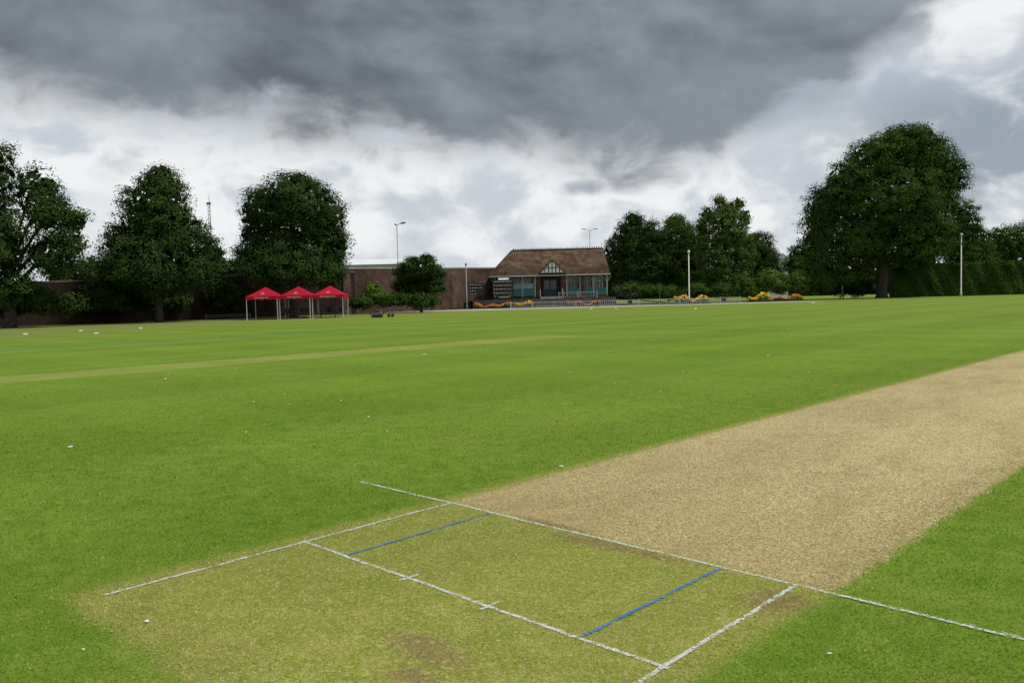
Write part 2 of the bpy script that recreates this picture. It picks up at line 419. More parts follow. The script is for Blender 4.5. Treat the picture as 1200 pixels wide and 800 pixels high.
def vnoise(x, y, seed=0):
    xi = np.floor(x).astype(np.int64); yi = np.floor(y).astype(np.int64); fx = x-xi; fy = y-yi
    fx = fx*fx*(3-2*fx); fy = fy*fy*(3-2*fy)
    def h(a, b):
        n = (a*374761393 + b*668265263 + seed*1442695) & 0x7fffffff
        n = ((n ^ (n >> 13))*1274126177) & 0x7fffffff
        return ((n ^ (n >> 16)) & 0xffff)/65535.
    return (h(xi, yi)*(1-fx)+h(xi+1, yi)*fx)*(1-fy)+(h(xi, yi+1)*(1-fx)+h(xi+1, yi+1)*fx)*fy
def fb(x, y, s, seed=0): return (vnoise(x*s, y*s, seed)*.5+vnoise(x*s*2.1, y*s*2.1, seed+1)*.3+vnoise(x*s*4.3, y*s*4.3, seed+2)*.2)
NB = 520000
d0, d1 = 2.3, 17.0
d = d0*(d1/d0)**rng.random(NB)
x = rng.uniform(-1, 1, NB)*(.74*d + .6)
Xp = (x-TX)*math.cos(YAW) - (d-TY)*math.sin(YAW); Yp = (x-TX)*math.sin(YAW) + (d-TY)*math.cos(YAW)
ed = (fb(x, d, 5, 9)-.5)*.14 + rng.normal(0, .025, NB)
onp = (np.abs(Xp)+ed < 1.48) & (Yp+ed > -2.57); ons = (np.abs(Xp-.06)+ed < 1.42) & (Yp+ed > .03)
fade = np.clip((17-d)/9, 0, 1)
hgt = rng.uniform(.004, .010, NB); hgt = np.where(onp, rng.uniform(.002, .007, NB), hgt)
lean = rng.uniform(.005, .020, NB); lean = np.where(onp, rng.uniform(.006, .022, NB), lean)
hgt = np.where(ons, rng.uniform(.001, .006, NB), hgt)*(.25+.75*fade); lean = np.where(ons, rng.uniform(.012, .045, NB), lean)
wd = rng.uniform(.0011, .0020, NB)*np.maximum(1, d/3.5)
ang = rng.uniform(0, 2*math.pi, NB); an2 = ang + math.pi/2 + rng.normal(0, .4, NB)
dirn = np.stack([np.cos(ang), np.sin(ang), np.zeros(NB)], 1); sid = np.stack([np.cos(an2), np.sin(an2), np.zeros(NB)], 1)
A_ = lambda c: np.array(c)[None, :]
mixn = lambda f, a, b: a*(1-f[:, None])+b*f[:, None]
n5 = fb(x, d, 5, 1); n08 = fb(x, d, .8, 4); n12 = fb(x, d, 14, 7); r1 = rng.random(NB)
gc = mixn(np.clip((n5-.3)*2.5, 0, 1), A_(G1), A_(G2)); gc = mixn(np.clip((n08-.42)*3, 0, 1)*.45, gc, A_(G3))
gc = mixn((r1 > .93).astype(float)*.8, gc, A_((.32, .32, .13)))
yc = mixn(np.clip((n5-.3)*2.5, 0, 1), A_(Y1), A_(Y2)); yc = mixn((r1 > .68).astype(float)*.85, yc, A_((.42, .37, .19))); yc = mixn((r1 < .15).astype(float)*.7, yc, A_((.10, .15, .014)))
yc = mixn(np.clip((n12*.6+n08*.4-.52)*6, 0, 1)*.5, yc, A_(Y5))
scn = mixn(np.clip(r1*.7+(n12-.3)*.6, 0, 1), A_(S1), A_(S2)*1.15); scn = mixn((r1 < .06).astype(float)*.6, scn, A_((.15, .17, .04)))
nl = fb(Xp, Yp*.35, 2.6, 40); scn = mixn(np.clip((nl-.48)*4, 0, 1)*.45, scn, A_(S4))
scn = mixn((np.abs(Xp) > 1.25)*(rng.random(NB) < .18)*.8, scn, A_(G2))
nearf = np.clip((3.2-Yp)/3, 0, 1)*.30; scn = mixn(nearf, scn, A_((.22, .165, .065)))
colr = np.where(onp[:, None], yc, gc); colr = np.where(ons[:, None], scn, colr)
scm = np.zeros(NB)
for (sx_, sy2, rx_, ry_) in SCUFF:
    r = ((Xp-sx_)/rx_)**2+((Yp-sy2)/ry_)**2+(n12-.5)*7; scm = np.maximum(scm, np.clip((1.5-r)/1.4, 0, 1))
colr = mixn(scm*.7, colr, A_(SC)*rng.uniform(.6, 1.6, NB)[:, None])
wm = np.zeros(NB, bool)
for (a, b_, c_, e_) in WH: wm |= (Xp > a) & (Xp < b_) & (Yp > c_) & (Yp < e_)
wm &= (fb(x, d, 14, 20) > .44)
bmk = np.zeros(NB, bool)
for (a, b_, c_, e_) in BL: bmk |= (Xp > a) & (Xp < b_) & (Yp > c_) & (Yp < e_)
bmk &= (fb(x, d, 14, 30) > .44)
colr = colr*rng.uniform(.75, 1.35, NB)[:, None]*1.08
colr = np.where(wm[:, None], A_((.56, .57, .53)), colr); colr = np.where(bmk[:, None], A_((.06, .18, .38)), colr)
pm_ = wm | bmk
hgt = np.where(pm_, hgt*.3, hgt); lean = np.where(pm_, np.minimum(lean, .008), lean)
P = np.stack([x, d, np.where(pm_, .0105, np.where(onp, .0035, .001))], 1)
tip = P + dirn*lean[:, None]; tip[:, 2] += hgt
V = np.stack([P - sid*wd[:, None], P + sid*wd[:, None], tip], 1).reshape(-1, 3)
me = np_mesh("grass", V, 3, None, BLADES, np.clip(colr, 0, .8))
o = finish(bpy.data.objects.new("grass", me)); o["kind"] = "stuff"

n = 200; dd = rng.uniform(9, 80, n); xx = rng.uniform(-.62, .62, n)*dd
k = ~((np.abs((xx-TX)*math.cos(YAW)-(dd-TY)*math.sin(YAW)) < 1.8))
dd, xx = dd[k], xx[k]; n = len(dd)
C = np.stack([xx, dd, np.full(n, .025)], 1); Nn = norm(np.array([0, -.3, 1.]) + rng.normal(0, .2, (n, 3)))
me = np_mesh("daisies", leaf_verts(C, Nn, rng.uniform(.02, .04, n)), 4, None, plain("daisy_white", (.6, .6, .56)))
o = finish(bpy.data.objects.new("daisies", me)); o["kind"] = "stuff"

PAPER = plain("paper_white", (.62, .62, .58), .7, .1); DRYLEAF = plain("dry_leaf", (.28, .10, .03), .8, .2, 40)
for (u, v, s_, m_) in [(83, 525, .034, 0), (172, 730, .014, 0), (98, 763, .010, 0), (658, 548, .026, 0), (297, 472, .03, 0), (312, 583, .028, 1), (1095, 612, .010, 0), (972, 768, .010, 0), (258, 528, .025, 1), (497, 416, .06, 0), (195, 445, .05, 0)]:
    g_ = ground_at(u, v); mb = MB(); vs = []
    for i in range(9):
        a = 2*math.pi*i/9; r = s_*random.uniform(.5, 1.1)
        vs.append((math.cos(a)*r, math.sin(a)*r*.7, .010+random.uniform(0, s_*.5)))
    vs.append((0, 0, .012+s_*.45)); mb.add(vs, [(i, (i+1) % 9, 9) for i in range(9)])
    o = mb.obj("dry_leaf" if m_ else "paper_scrap", DRYLEAF if m_ else PAPER); o.location = g_
    o["label"] = "curled brown fallen leaf lying on mown grass" if m_ else "small crumpled white paper scrap on mown grass"
    o["category"] = "leaf" if m_ else "litter"
    o["group"] = "fallen leaves on the grass" if m_ else "paper scraps on the grass"

MARK = plain("marker_white", (.55, .55, .53), .5, .06)
mb = MB(); mb.add([(-.42, -.18, 0), (.42, -.18, 0), (.42, .18, 0), (-.42, .18, 0), (-.40, 0, .13), (.40, 0, .13)], [(0, 3, 2, 1), (0, 1, 5, 4), (1, 2, 5), (2, 3, 4, 5), (3, 0, 4)])
mk0 = mb.obj("boundary_marker", MARK)
for i, (u, v) in enumerate([(95, 388), (165, 385), (113, 391), (573, 363), (693, 362), (722, 362), (815, 362), (953, 355), (30, 392)]):
    o = mk0 if i == 0 else mk0.copy()
    if i: COL.objects.link(o)
    o.location = ground_at(u, v); o.location.z = .012; o.rotation_euler = (0, 0, random.uniform(-.3, .3)); o.scale = (.26, .4, .45)
    o["label"] = "white foam wedge boundary marker on the grass"; o["category"] = "boundary marker"; o["group"] = "boundary markers round the field"

# ------------------------------------------------------------------ brick walls
def brick(name, dirv, c1, c2, mort, sc=1.0):
    mt, t, b = new_mat(name); p = t.pos()
    u_ = t.dot(p, dirv); z_ = t.dot(p, (0, 0, 1))
    bt = t.n.new('ShaderNodeTexBrick'); t.put(bt.inputs['Vector'], t.comb(u_, z_, 0.0))
    bt.inputs['Scale'].default_value = 1.0*sc; bt.inputs['Brick Width'].default_value = .23; bt.inputs['Row Height'].default_value = .075
    bt.inputs['Mortar Size'].default_value = .008
    t.put(bt.inputs['Color1'], c1); t.put(bt.inputs['Color2'], c2); t.put(bt.inputs['Mortar'], mort)
    st = t.noise(p, .35, 4, .65); k = t.lin(st, .3, .7, .5, 1.35)
    st2 = t.noise(t.comb(t.m('MULTIPLY', u_, 1.2), t.m('MULTIPLY', z_, 1.0), 0.0), 1.0, 4, .7); k = t.m('MULTIPLY', k, t.lin(st2, .3, .7, .6, 1.35))
    t.put(b.inputs['Base Color'], t.mix(1.0, bt.outputs[0], t.comb(k, k, k), 'MULTIPLY')); b.inputs['Roughness'].default_value = .9
    b.inputs['Specular IOR Level'].default_value = .1
    return mt
COPE = plain("coping_stone", (.10, .085, .075), .85, .3, 1.5); COPEP = plain("pale_coping_stone", (.26, .24, .22), .85, .25, 1.5)
def wall_run(a, b, h, label, mat, step=4.5, h2=None, piers=True, cope=None):
    a, b = Vector((*a, 0)), Vector((*b, 0)); h2 = h2 or h
    L = (b-a).length; ang = math.atan2(b.y-a.y, b.x-a.x)
    e = thing("brick_wall", label, "wall", a, rot=ang)
    mb = MB(); mb.add([(0,-.2,0),(L,-.2,0),(L,.2,0),(0,.2,0),(0,-.2,h),(L,-.2,h2),(L,.2,h2),(0,.2,h)], [(0,3,2,1),(4,5,6,7),(0,1,5,4),(1,2,6,5),(2,3,7,6),(3,0,4,7)])
    mb.obj("panel", mat, e)
    mb = MB(); mb.beam((0, 0, h+.08), (L, 0, h2+.08), .5, .16); mb.obj("coping", cope or COPE, e)
    if piers:
        n = int(L/step)
        for i in range(n+1):
            x = L*i/n; mb = MB(); hh = h+(h2-h)*i/n
            mb.add([(x-.3,-.27,0),(x+.3,-.27,0),(x+.3,-.203,0),(x-.3,-.203,0),(x-.3,-.27,hh-.7),(x+.3,-.27,hh-.7),(x+.3,-.203,hh-.5),(x-.3,-.203,hh-.5)], [(0,3,2,1),(4,5,6,7),(0,1,5,4),(1,2,6,5),(2,3,7,6),(3,0,4,7)])
            mb.obj("pillar", mat, e)
    return e
BR1 = brick("red_brick_shade_tone", (.72, .69, 0), (.038, .019, .014), (.027, .014, .012), (.034, .03, .027))  # red brick darkened in its colour for the deep shade behind the trees
BR2 = brick("red_brick", (.65, .76, 0), (.100, .050, .035), (.068, .036, .026), (.092, .078, .065))
wall_run((-60, 47), (-16.9, 88.7), 2.6, "long red brick wall with shade in its colour behind tall trees", BR1, 6.5, 4.4, False)
wall_run((-17.8, 87.7), (-2.0, 107), 4.8, "tall red brick wall with piers and stone coping", BR2, 6.5, 5.1, True, COPEP)

WM = plain("pale_metal_roof", (.62, .64, .66), .5, .08, .4); WW = plain("pale_cladding", (.45, .47, .48), .6, .1, .4)
p0 = loc(385, 313, 135); p1 = loc(467, 313, 135); zt = loc(430, 301, 135).z
e = thing("warehouse", "long low warehouse with pale metal roof beyond the wall", "building", (p0.x, 135, 0))
Lw = p1.x-p0.x
mb = MB(); mb.box(0, Lw, 0, 18, 0, p0.z+.2); mb.obj("wall", WW, e)
mb = MB(); z0 = p0.z+.25; mb.add([(-.4,-.5,z0),(Lw+.4,-.5,z0),(Lw+.4,18.5,z0),(-.4,18.5,z0),(-.4,7,zt),(Lw-.2,7,zt-.15)], [(0,1,5,4),(1,2,5),(2,3,4,5),(3,0,4),(0,3,2,1)]); mb.obj("roof", WM, e)

# ------------------------------------------------------------------ trees
tree(10, 62, [(-5,203,36,48),(-55,230,60,70),(36,222,28,38),(66,254,28,30),(8,282,48,42),(88,262,17,22),(-60,310,60,50),(18,338,46,24),(60,298,34,28),(84,288,22,22),(52,240,16,18)], FOL_DARK, "large dark leafy tree overhanging the brick wall", trunk_r=.40, dens=.9, fill=.6)
tree(185, 70, [(186,215,28,22),(184,240,42,34),(172,270,48,38),(212,275,42,38),(148,290,32,34),(190,308,66,38),(240,298,22,24),(186,203,14,11),(138,318,24,24),(228,322,30,24),(185,330,40,20)], FOL_DARK, "rounded dark green tree standing before the brick wall", trunk_r=.32)
tree(343, 76, [(343,238,50,36),(308,246,32,30),(378,252,31,38),(345,282,64,44),(345,312,62,30),(393,288,18,30),(294,272,17,24),(350,214,26,13),(380,318,28,24),(305,300,28,28)], FOL_DARK, "dense dark green tree behind the red gazebos", trunk_r=.35)
tree(493, 88, [(491,313,27,15),(474,321,15,13),(511,320,14,13),(492,332,28,15),(499,303,13,6),(472,336,14,12),(512,336,11,12)], FOL_DARK, "irregular round-headed tree in front of the brick wall", trunk_r=.14, leaf=.15, clump=.6, zmin=.5)
tree(738, 117, [(738,286,26,32),(722,306,18,32),(758,278,20,24),(745,316,36,28),(765,302,22,30),(742,262,14,14)], FOL_DARK, "dark broad tree beside the pavilion", trunk_r=.3, leaf=.19)
tree(797, 119, [(796,280,26,28),(806,308,28,30),(786,304,22,28),(800,325,32,20),(817,288,16,24),(793,262,16,13),(775,284,14,20)], FOL_MID, "dark tree in the group beside the pavilion", trunk_r=.3, leaf=.19)
tree(848, 111, [(848,268,26,28),(853,245,17,12),(836,296,25,32),(866,296,22,34),(830,252,10,11),(873,256,9,12),(850,325,30,20),(842,236,8,7),(866,238,7,7),(822,268,9,14)], FOL_FEATH, "lighter green tree with a ragged feathery top", trunk_r=.28, leaf=.20, dens=.9, fill=.8, clump=.75)
tree(890, 122, [(886,290,24,22),(880,306,24,28),(896,318,26,16),(900,302,14,12)], FOL_DARK, "low dark tree among shrubs at the field edge", trunk_r=.22, leaf=.20)
tree(1033, 112, [(1068,182,38,38),(1093,192,32,36),(1020,190,34,32),(992,218,34,34),(980,242,34,36),(1040,236,70,46),(1099,236,31,40),(966,272,26,36),(1005,284,58,34),(1066,280,48,36),(960,304,18,28),(1100,270,18,26),(1045,168,28,20),(990,316,42,20),(1068,302,36,14),(1110,206,21,27),(1078,160,18,14),(960,250,15,20)], FOL_MID, "very large spreading tree with a thick trunk", trunk_r=.72, leaf=.21, clump=1.0, trunk_top=15)
tree(1130, 132, [(1130,262,22,32),(1120,285,22,28),(1141,286,18,28),(1130,305,26,18),(1152,300,18,20)], FOL_MID, "tree rising behind the tall clipped hedge", trunk_r=.3, leaf=.23)
tree(1180, 136, [(1172,286,26,24),(1200,280,26,22),(1230,285,26,26),(1185,303,36,18)], FOL_MID, "broad tree rising behind the tall clipped hedge", trunk_r=.3, leaf=.23)
tree(938, 128, [(938,300,16,18),(948,312,16,18),(928,312,14,13)], FOL_MID, "small tree behind shrubs beside the large tree", trunk_r=.18, leaf=.20)
tree(108, 84, [(100,318,26,22),(125,322,24,20),(75,325,24,22)], FOL_DARK, "low dark tree showing above the brick wall", trunk_r=.2, leaf=.22)
tree(262, 92, [(258,316,22,18),(280,320,18,18),(240,322,18,18)], FOL_DARK, "low dark tree showing above the brick wall", trunk_r=.2, leaf=.22)

shrub(112, 70, [(100,345,20,22),(122,348,22,20),(140,352,16,16)], FOL_DARK, "dark tall shrub filling the gap before the wall")
shrub(268, 78, [(258,343,18,22),(278,348,16,18),(238,350,14,14)], FOL_DARK, "dark tall shrub before the brick wall")
shrub(50, 64, [(45,352,25,18),(75,356,22,16),(15,356,24,16)], FOL_DARK, "dark shrub in the shade of the wall")
shrub(200, 74, [(205,352,20,14),(165,352,20,15),(185,356,16,12)], FOL_DARK, "dark low shrub growing beneath a tree")
shrub(440, 86, [(436,341,10,12),(444,349,13,10),(430,352,10,8)], FOL_YEL, "bright yellow-green shrub beside a clipped hedge")
shrub(472, 85, [(452,352,12,8),(464,351,13,9),(478,352,14,8),(492,352,13,9),(505,353,11,8)], FOL_HEDGE, "low dark clipped hedge before the brick wall")
shrub(422, 84, [(416,354,10,9),(428,356,10,8)], FOL_DARK, "low dark shrub beside the gazebos' far corner")
shrub(872, 108, [(870,333,13,14),(880,340,12,9)], FOL_FEATH, "rounded green shrub at the edge of the field")
shrub(905, 109, [(900,328,17,17),(917,332,16,14)], FOL_LIGHT, "rounded tall green shrub at the edge of the field")
shrub(930, 110, [(932,330,13,15),(942,338,12,9)], FOL_LIGHT, "light green feathery shrub near a flower bed")
shrub(950, 111, [(952,322,14,24),(964,332,16,14)], FOL_MID, "tall dark conifer shrub by the large tree")
shrub(985, 116, [(980,332,22,15),(1004,336,18,12)], FOL_DARK, "dark shrub in the shade under the tree")
shrub(750, 106, [(742,340,16,11),(765,341,16,10),(785,343,14,9)], FOL_MID, "low green shrub beside the pavilion")
shrub(730, 104, [(724,342,9,9),(735,344,9,8)], FOL_BLUE, "grey-green shrub beside the pavilion")
shrub(835, 106, [(815,340,16,10),(845,340,16,10)], FOL_MID, "low dark shrub at the field edge")

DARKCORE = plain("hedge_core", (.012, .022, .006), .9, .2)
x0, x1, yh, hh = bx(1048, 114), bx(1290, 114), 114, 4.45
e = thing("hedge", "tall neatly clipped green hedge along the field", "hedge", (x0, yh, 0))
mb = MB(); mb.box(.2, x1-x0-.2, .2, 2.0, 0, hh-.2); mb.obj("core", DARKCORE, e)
n = 45000; L = x1-x0
C = np.zeros((n, 3)); C[:, 0] = rng.uniform(0, L, n); side = rng.random(n) < .72
C[:, 2] = np.where(side, rng.uniform(.05, hh, n), hh); C[:, 1] = np.where(side, 0, rng.uniform(0, 2.2, n))
w1 = .18*np.sin(C[:, 0]*1.1)+.12*np.sin(C[:, 0]*2.7+C[:, 2]*1.4)
C[:, 1] += np.where(side, w1, 0)+rng.normal(0, .09, n); C[:, 2] += np.where(side, 0, .12*np.sin(C[:, 0]*.9)+.08*np.sin(C[:, 0]*3.1))+rng.normal(0, .07, n)
Nn = norm(np.where(side[:, None], np.array([0, -1, .4]), np.array([0, -.2, 1.]))+rng.normal(0, .45, (n, 3)))
tn = np.clip(.5+.3*np.sin(C[:, 0]*.8+1)*np.sin(C[:, 2]*1.3)+rng.normal(0, .22, n), 0, 1)
finish(bpy.data.objects.new("leaves", np_mesh("leaves", leaf_verts(C, Nn, rng.uniform(.16, .34, n)), 4, tn, FOL_HEDGE)), e)

lob = []
for u in range(700, 1330, 14):
    p = loc(u, random.uniform(312, 324), 175); lob.append((p.x, 175+random.uniform(-6, 6), max(2, p.z-2.5), 3.4, 3, 4.5))
me = crown_mesh("distant_trees", lob, FOL_DARK, .5, .5, 1.5, 0, 1.5)
o = finish(bpy.data.objects.new("distant_trees", me)); o["kind"] = "stuff"
e = thing("house", "white rendered house with grey roof beyond the trees", "house", (bx(914, 150), 150, 0))
hz_ = loc(914, 300, 150).z
mb = MB(); mb.box(-1.5, 1.5, 0, 7, 0, hz_-.5); mb.obj("wall", plain("white_render", (.6, .6, .6), .7, .06), e)
mb = MB(); mb.add([(-1.8,-.4,hz_-.5),(1.8,-.4,hz_-.5),(1.8,7.4,hz_-.5),(-1.8,7.4,hz_-.5),(-1.8,3.5,hz_+.6),(1.8,3.5,hz_+.6)], [(0,1,5,4),(2,3,4,5),(1,2,5),(3,0,4),(0,3,2,1)]); mb.obj("roof", plain("slate", (.12, .12, .13), .6), e)
mb = MB(); mb.box(-1.2, -.3, -.03, -.002, hz_-1.9, hz_-1.0); mb.obj("window", plain("dark_glass_far", (.03, .035, .04), .2), e)

# ------------------------------------------------------------------ terrace + pavilion
PAVE = plain("paving", (.30, .29, .265), .85, .2, 1.2); KERB = plain("retaining_stone", (.085, .075, .062), .9, .3, 1.2)
DP = 108.0; ZT = 1.0
xa, xb = bx(553, 100), bx(724, 100)
mb = MB()
mb.add([(xb, 101.7, ZT-.02), (xb+9, 103, .006), (xb+9, 122, .006), (xb, 122, ZT-.02), (xa, 101.7, ZT-.02), (xa-6, 103, .006), (xa-6, 122, .006), (xa, 122, ZT-.02)],
       [(0, 1, 2, 3), (4, 7, 6, 5)])
tb = mb.obj("bank", TURF); tb["kind"] = "structure"
mb = MB(); mb.box(xa, xb, 101.9, 120, ZT-.2, ZT+.04); o = mb.obj("terrace", PAVE); o["kind"] = "structure"
mb = MB(); mb.box(xa, xb, 101.6, 101.898, .0, ZT+.06); o = mb.obj("kerb", KERB); o["kind"] = "structure"
mb = MB(); mb.add([(-14, 88.0, .006), (36, 94.2, .006), (36, 99.0, .006), (-3, 101.5, .006), (-14, 95, .006)], [(0, 1, 2, 3, 4)]); o = mb.obj("path", PAVE); o["kind"] = "structure"

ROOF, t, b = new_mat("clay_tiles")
p = t.pos(); z_ = t.dot(p, (0, 0, 1)); x_ = t.dot(p, (1, 0, 0))
bt = t.n.new('ShaderNodeTexBrick'); t.put(bt.inputs['Vector'], t.comb(x_, z_, 0.0)); bt.inputs['Scale'].default_value = 1
bt.inputs['Brick Width'].default_value = .28; bt.inputs['Row Height'].default_value = .17; bt.inputs['Mortar Size'].default_value = .022
t.put(bt.inputs['Color1'], (.135, .068, .038)); t.put(bt.inputs['Color2'], (.078, .043, .027)); t.put(bt.inputs['Mortar'], (.024, .017, .013))
n_ = t.noise(p, .6, 4, .65); c = t.mix(t.ss(n_, .42, .66, 0, .7), bt.outputs[0], (.105, .085, .052))
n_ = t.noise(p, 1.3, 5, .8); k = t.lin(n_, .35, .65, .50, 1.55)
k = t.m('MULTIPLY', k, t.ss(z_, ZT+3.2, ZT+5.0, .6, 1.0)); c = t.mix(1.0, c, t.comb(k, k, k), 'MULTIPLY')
t.put(b.inputs['Base Color'], c); b.inputs['Roughness'].default_value = .9; b.inputs['Specular IOR Level'].default_value = .1
PBRICK = brick("pavilion_brick", (1, 0, 0), (.11, .043, .03), (.08, .033, .025), (.12, .095, .08))
CREAM = plain("cream_paint", (.34, .33, .29), .5, .12); TEAL = plain("teal_paint", (.028, .125, .118), .45, .2); POSTP = plain("pale_green_paint", (.20, .30, .28), .5, .12)
GLASS = plain("dark_glass", (.025, .035, .04), .12, .2, 2, 0, .6); BLACK = plain("black_timber", (.02, .018, .016), .6, .2); WHITE = plain("white_paint", (.68, .68, .65), .5, .06)
SHUT = plain("pale_shutter", (.20, .25, .25), .55, .15); RAILM = plain("railing_grey", (.35, .36, .36), .5, .1)
cxp = bx(644, DP)
pav = thing("cricket_pavilion", "brick cricket pavilion with red tiled roof and teal veranda", "pavilion", (cxp, DP, ZT+.04))
EZ, RZ = 3.05, 6.35
mb = MB(); mb.box(-7.3, 7.3, -4.3, 4.2, 0, .28); mb.obj("plinth", PBRICK, pav)
mb = MB(); mb.box(-5.3, 7.0, -2.0, 4.0, .28, EZ+.1); mb.obj("wall", PBRICK, pav)
ye0, ye1, yr = -4.9, 4.9, 0
roof = MB()
roof.add([(-7.7, ye0, EZ), (7.45, ye0, EZ), (7.45, ye1, EZ), (-7.7, ye1, EZ), (-4.8, yr, RZ), (7.15, yr, RZ),
          (-7.7, ye0, EZ-.12), (7.45, ye0, EZ-.12), (7.45, ye1, EZ-.12), (-7.7, ye1, EZ-.12)],
         [(0, 1, 5, 4), (1, 2, 5), (2, 3, 4, 5), (3, 0, 4), (0, 6, 7, 1), (1, 7, 8, 2), (2, 8, 9, 3), (3, 9, 6, 0), (6, 9, 8, 7)])
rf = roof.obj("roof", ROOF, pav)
mb = MB(); mb.beam((-4.8, 0, RZ+.04), (7.15, 0, RZ+.04), .26, .16)
for i in range(40):
    x = -4.7+i*.295; mb.add([(x, -.05, RZ+.10), (x+.2, -.05, RZ+.10), (x+.1, -.05, RZ+.38), (x, .05, RZ+.10), (x+.2, .05, RZ+.10), (x+.1, .05, RZ+.38)], [(0, 1, 2), (3, 5, 4), (0, 2, 5, 3), (1, 4, 5, 2), (0, 3, 4, 1)])
mb.obj("ridge_tiles", ROOF, rf)
mb = MB(); mb.beam((-4.8, 0, RZ+.04), (-7.7, ye0, EZ+.06), .24, .14); mb.obj("hip_tiles", ROOF, rf)
mb = MB(); mb.box(-7.75, 7.5, ye0-.1, ye0-.003, EZ-.22, EZ-.04); mb.box(-7.8, -7.753, ye0, ye1, EZ-.22, EZ-.04); mb.obj("fascia", CREAM, pav)
gx, gw, gh, gy = 0.15, 1.75, 1.75, -5.15
mb = MB(); gz = EZ+.10
mb.add([(gx-gw+.2, gy, gz), (gx+gw-.2, gy, gz), (gx, gy, gz+gh-.2)], [(0, 1, 2)]); gb = mb.obj("gable", WHITE, pav)
mb = MB()
for xo in (-.9, -.45, 0, .45, .9):
    top = gz+(gh-.25)*(1-abs(xo)/(gw-.2)); mb.box(gx+xo-.055, gx+xo+.055, gy-.05, gy-.003, gz, top)
mb.box(gx-gw+.3, gx+gw-.3, gy-.056, gy-.006, gz-.02, gz+.09); mb.box(gx-.75, gx+.75, gy-.058, gy-.008, gz+.66, gz+.75)
mb.obj("timber_frame", BLACK, gb)
mb = MB()
zr = gz+gh
for sg in (-1, 1):
    xo = gx+sg*gw
    a = [(gx, gy-.12, zr), (xo, gy-.12, gz-.05), (xo, -4.4, gz-.05), (gx, -2.0, zr)]
    b2 = [(q[0], q[1], q[2]-.10) for q in a]
    mb.add(a+b2, [(0, 1, 2, 3), (7, 6, 5, 4), (0, 4, 5, 1), (1, 5, 6, 2), (2, 6, 7, 3), (3, 7, 4, 0)])
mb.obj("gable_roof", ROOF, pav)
for x in (-7.1, -5.2, -3.6, -2.0, 2.0, 3.7, 5.4, 7.1):
    mb = MB(); mb.box(x-.09, x+.09, -4.2, -4.02, .28, EZ-.32); mb.box(x-.14, x+.14, -4.25, -3.97, EZ-.5, EZ-.34)
    mb.beam((x+.08, -4.11, EZ-1.0), (x+.45, -4.11, EZ-.4), .06, .07); mb.beam((x-.08, -4.11, EZ-1.0), (x-.45, -4.11, EZ-.4), .06, .07)
    mb.obj("veranda_post", POSTP, pav)
for x in (-1.55, 1.5, 4.0):
    mb = MB(); mb.box(x-.24, x+.24, -4.24, -3.76, .28, EZ-.31); mb.obj("brick_pier", PBRICK, pav)
for (a, c) in [(-7.0, -5.3), (-5.1, -3.7), (-3.5, -2.1), (2.1, 3.6), (4.3, 5.3), (5.5, 7.0)]:
    mb = MB(); mb.box(a, c, -4.15, -4.07, .38, 1.15); mb.box(a, c, -4.18, -4.04, 1.15, 1.24); mb.obj("balustrade", TEAL, pav)
for x in (-4.5, -3.1, 2.9, 4.6, 6.1):
    mb = MB(); mb.box(x-.62, x+.62, -2.09, -2.003, 1.15, 2.65)
    w_ = mb.obj("window", GLASS, pav)
    mb = MB()
    for q in (-.66, -.22, .22, .62): mb.box(x+q, x+q+.06, -2.14, -2.092, 1.12, 2.68)
    mb.box(x-.66, x+.68, -2.145, -2.095, 1.06, 1.14); mb.box(x-.66, x+.68, -2.145, -2.095, 2.66, 2.74); mb.box(x-.66, x+.68, -2.143, -2.094, 2.15, 2.2)
    mb.obj("frame", WHITE, w_)
mb = MB(); mb.box(-.9, .9, -2.08, -2.003, .28, 2.55); dr = mb.obj("door", TEAL, pav)
for a, c in ((-.75, -.1), (.1, .75)):
    mb = MB(); mb.box(a, c, -2.12, -2.083, 1.2, 2.3); mb.obj("pane", GLASS, dr)
mb = MB(); mb.box(-5.0, -2.2, -4.06, -3.98, 1.3, 2.0); mb.obj("shutter", SHUT, pav)
mb = MB()
for i in range(4): mb.box(-1.3, 1.3, -4.6-.32*(3-i), -4.302, -.02, .07*(i+1))
mb.obj("steps", PAVE, pav)
for sx in (-1.4, 1.4):
    mb = MB()
    for yy, zz in ((-4.5, .28), (-6.0, .0)): mb.tube([(sx, yy, zz), (sx, yy, zz+1.0)], .03, 6)
    mb.tube([(sx, -4.5, 1.28), (sx, -6.0, 1.0)], .03, 6); mb.tube([(sx, -4.5, .8), (sx, -6.0, .5)], .02, 6)
    mb.obj("handrail", RAILM, pav)

def railing(name, pts, h, label, cat, spacing=1.8, pick=.14, mat=None):
    mat = mat or WHITE
    e = thing(name, label, cat, pts[0]); o0 = Vector(pts[0])
    rail, pk = MB(), MB()
    for a, c in zip(pts[:-1], pts[1:]):
        a, c = Vector(a)-o0, Vector(c)-o0; L = (c-a).length; dv = (c-a)/L
        rail.beam(a+Vector((0, 0, h-.08)), c+Vector((0, 0, h-.08)), .05, .05); rail.beam(a+Vector((0, 0, .2)), c+Vector((0, 0, .2)), .05, .04)
        for i in range(int(L/pick)):
            q = a+dv*(i+.5)*pick; pk.box(q.x-.016, q.x+.016, q.y-.045, q.y-.027, q.z+.08, q.z+h)
        n = max(1, int(L/spacing))
        for i in range(n+1):
            q = a+(c-a)*i/n; m2 = MB(); m2.box(q.x-.04, q.x+.04, q.y-.024, q.y+.06, q.z-.02, q.z+h+.05); m2.obj("post", mat, e)
    rail.obj("rail", mat, e); pk.obj("pickets", mat, e)
    return e
FENCEW = plain("weathered_white", (.42, .42, .41), .7, .15); FENCEG = plain("weathered_grey", (.18, .18, .17), .7, .15)
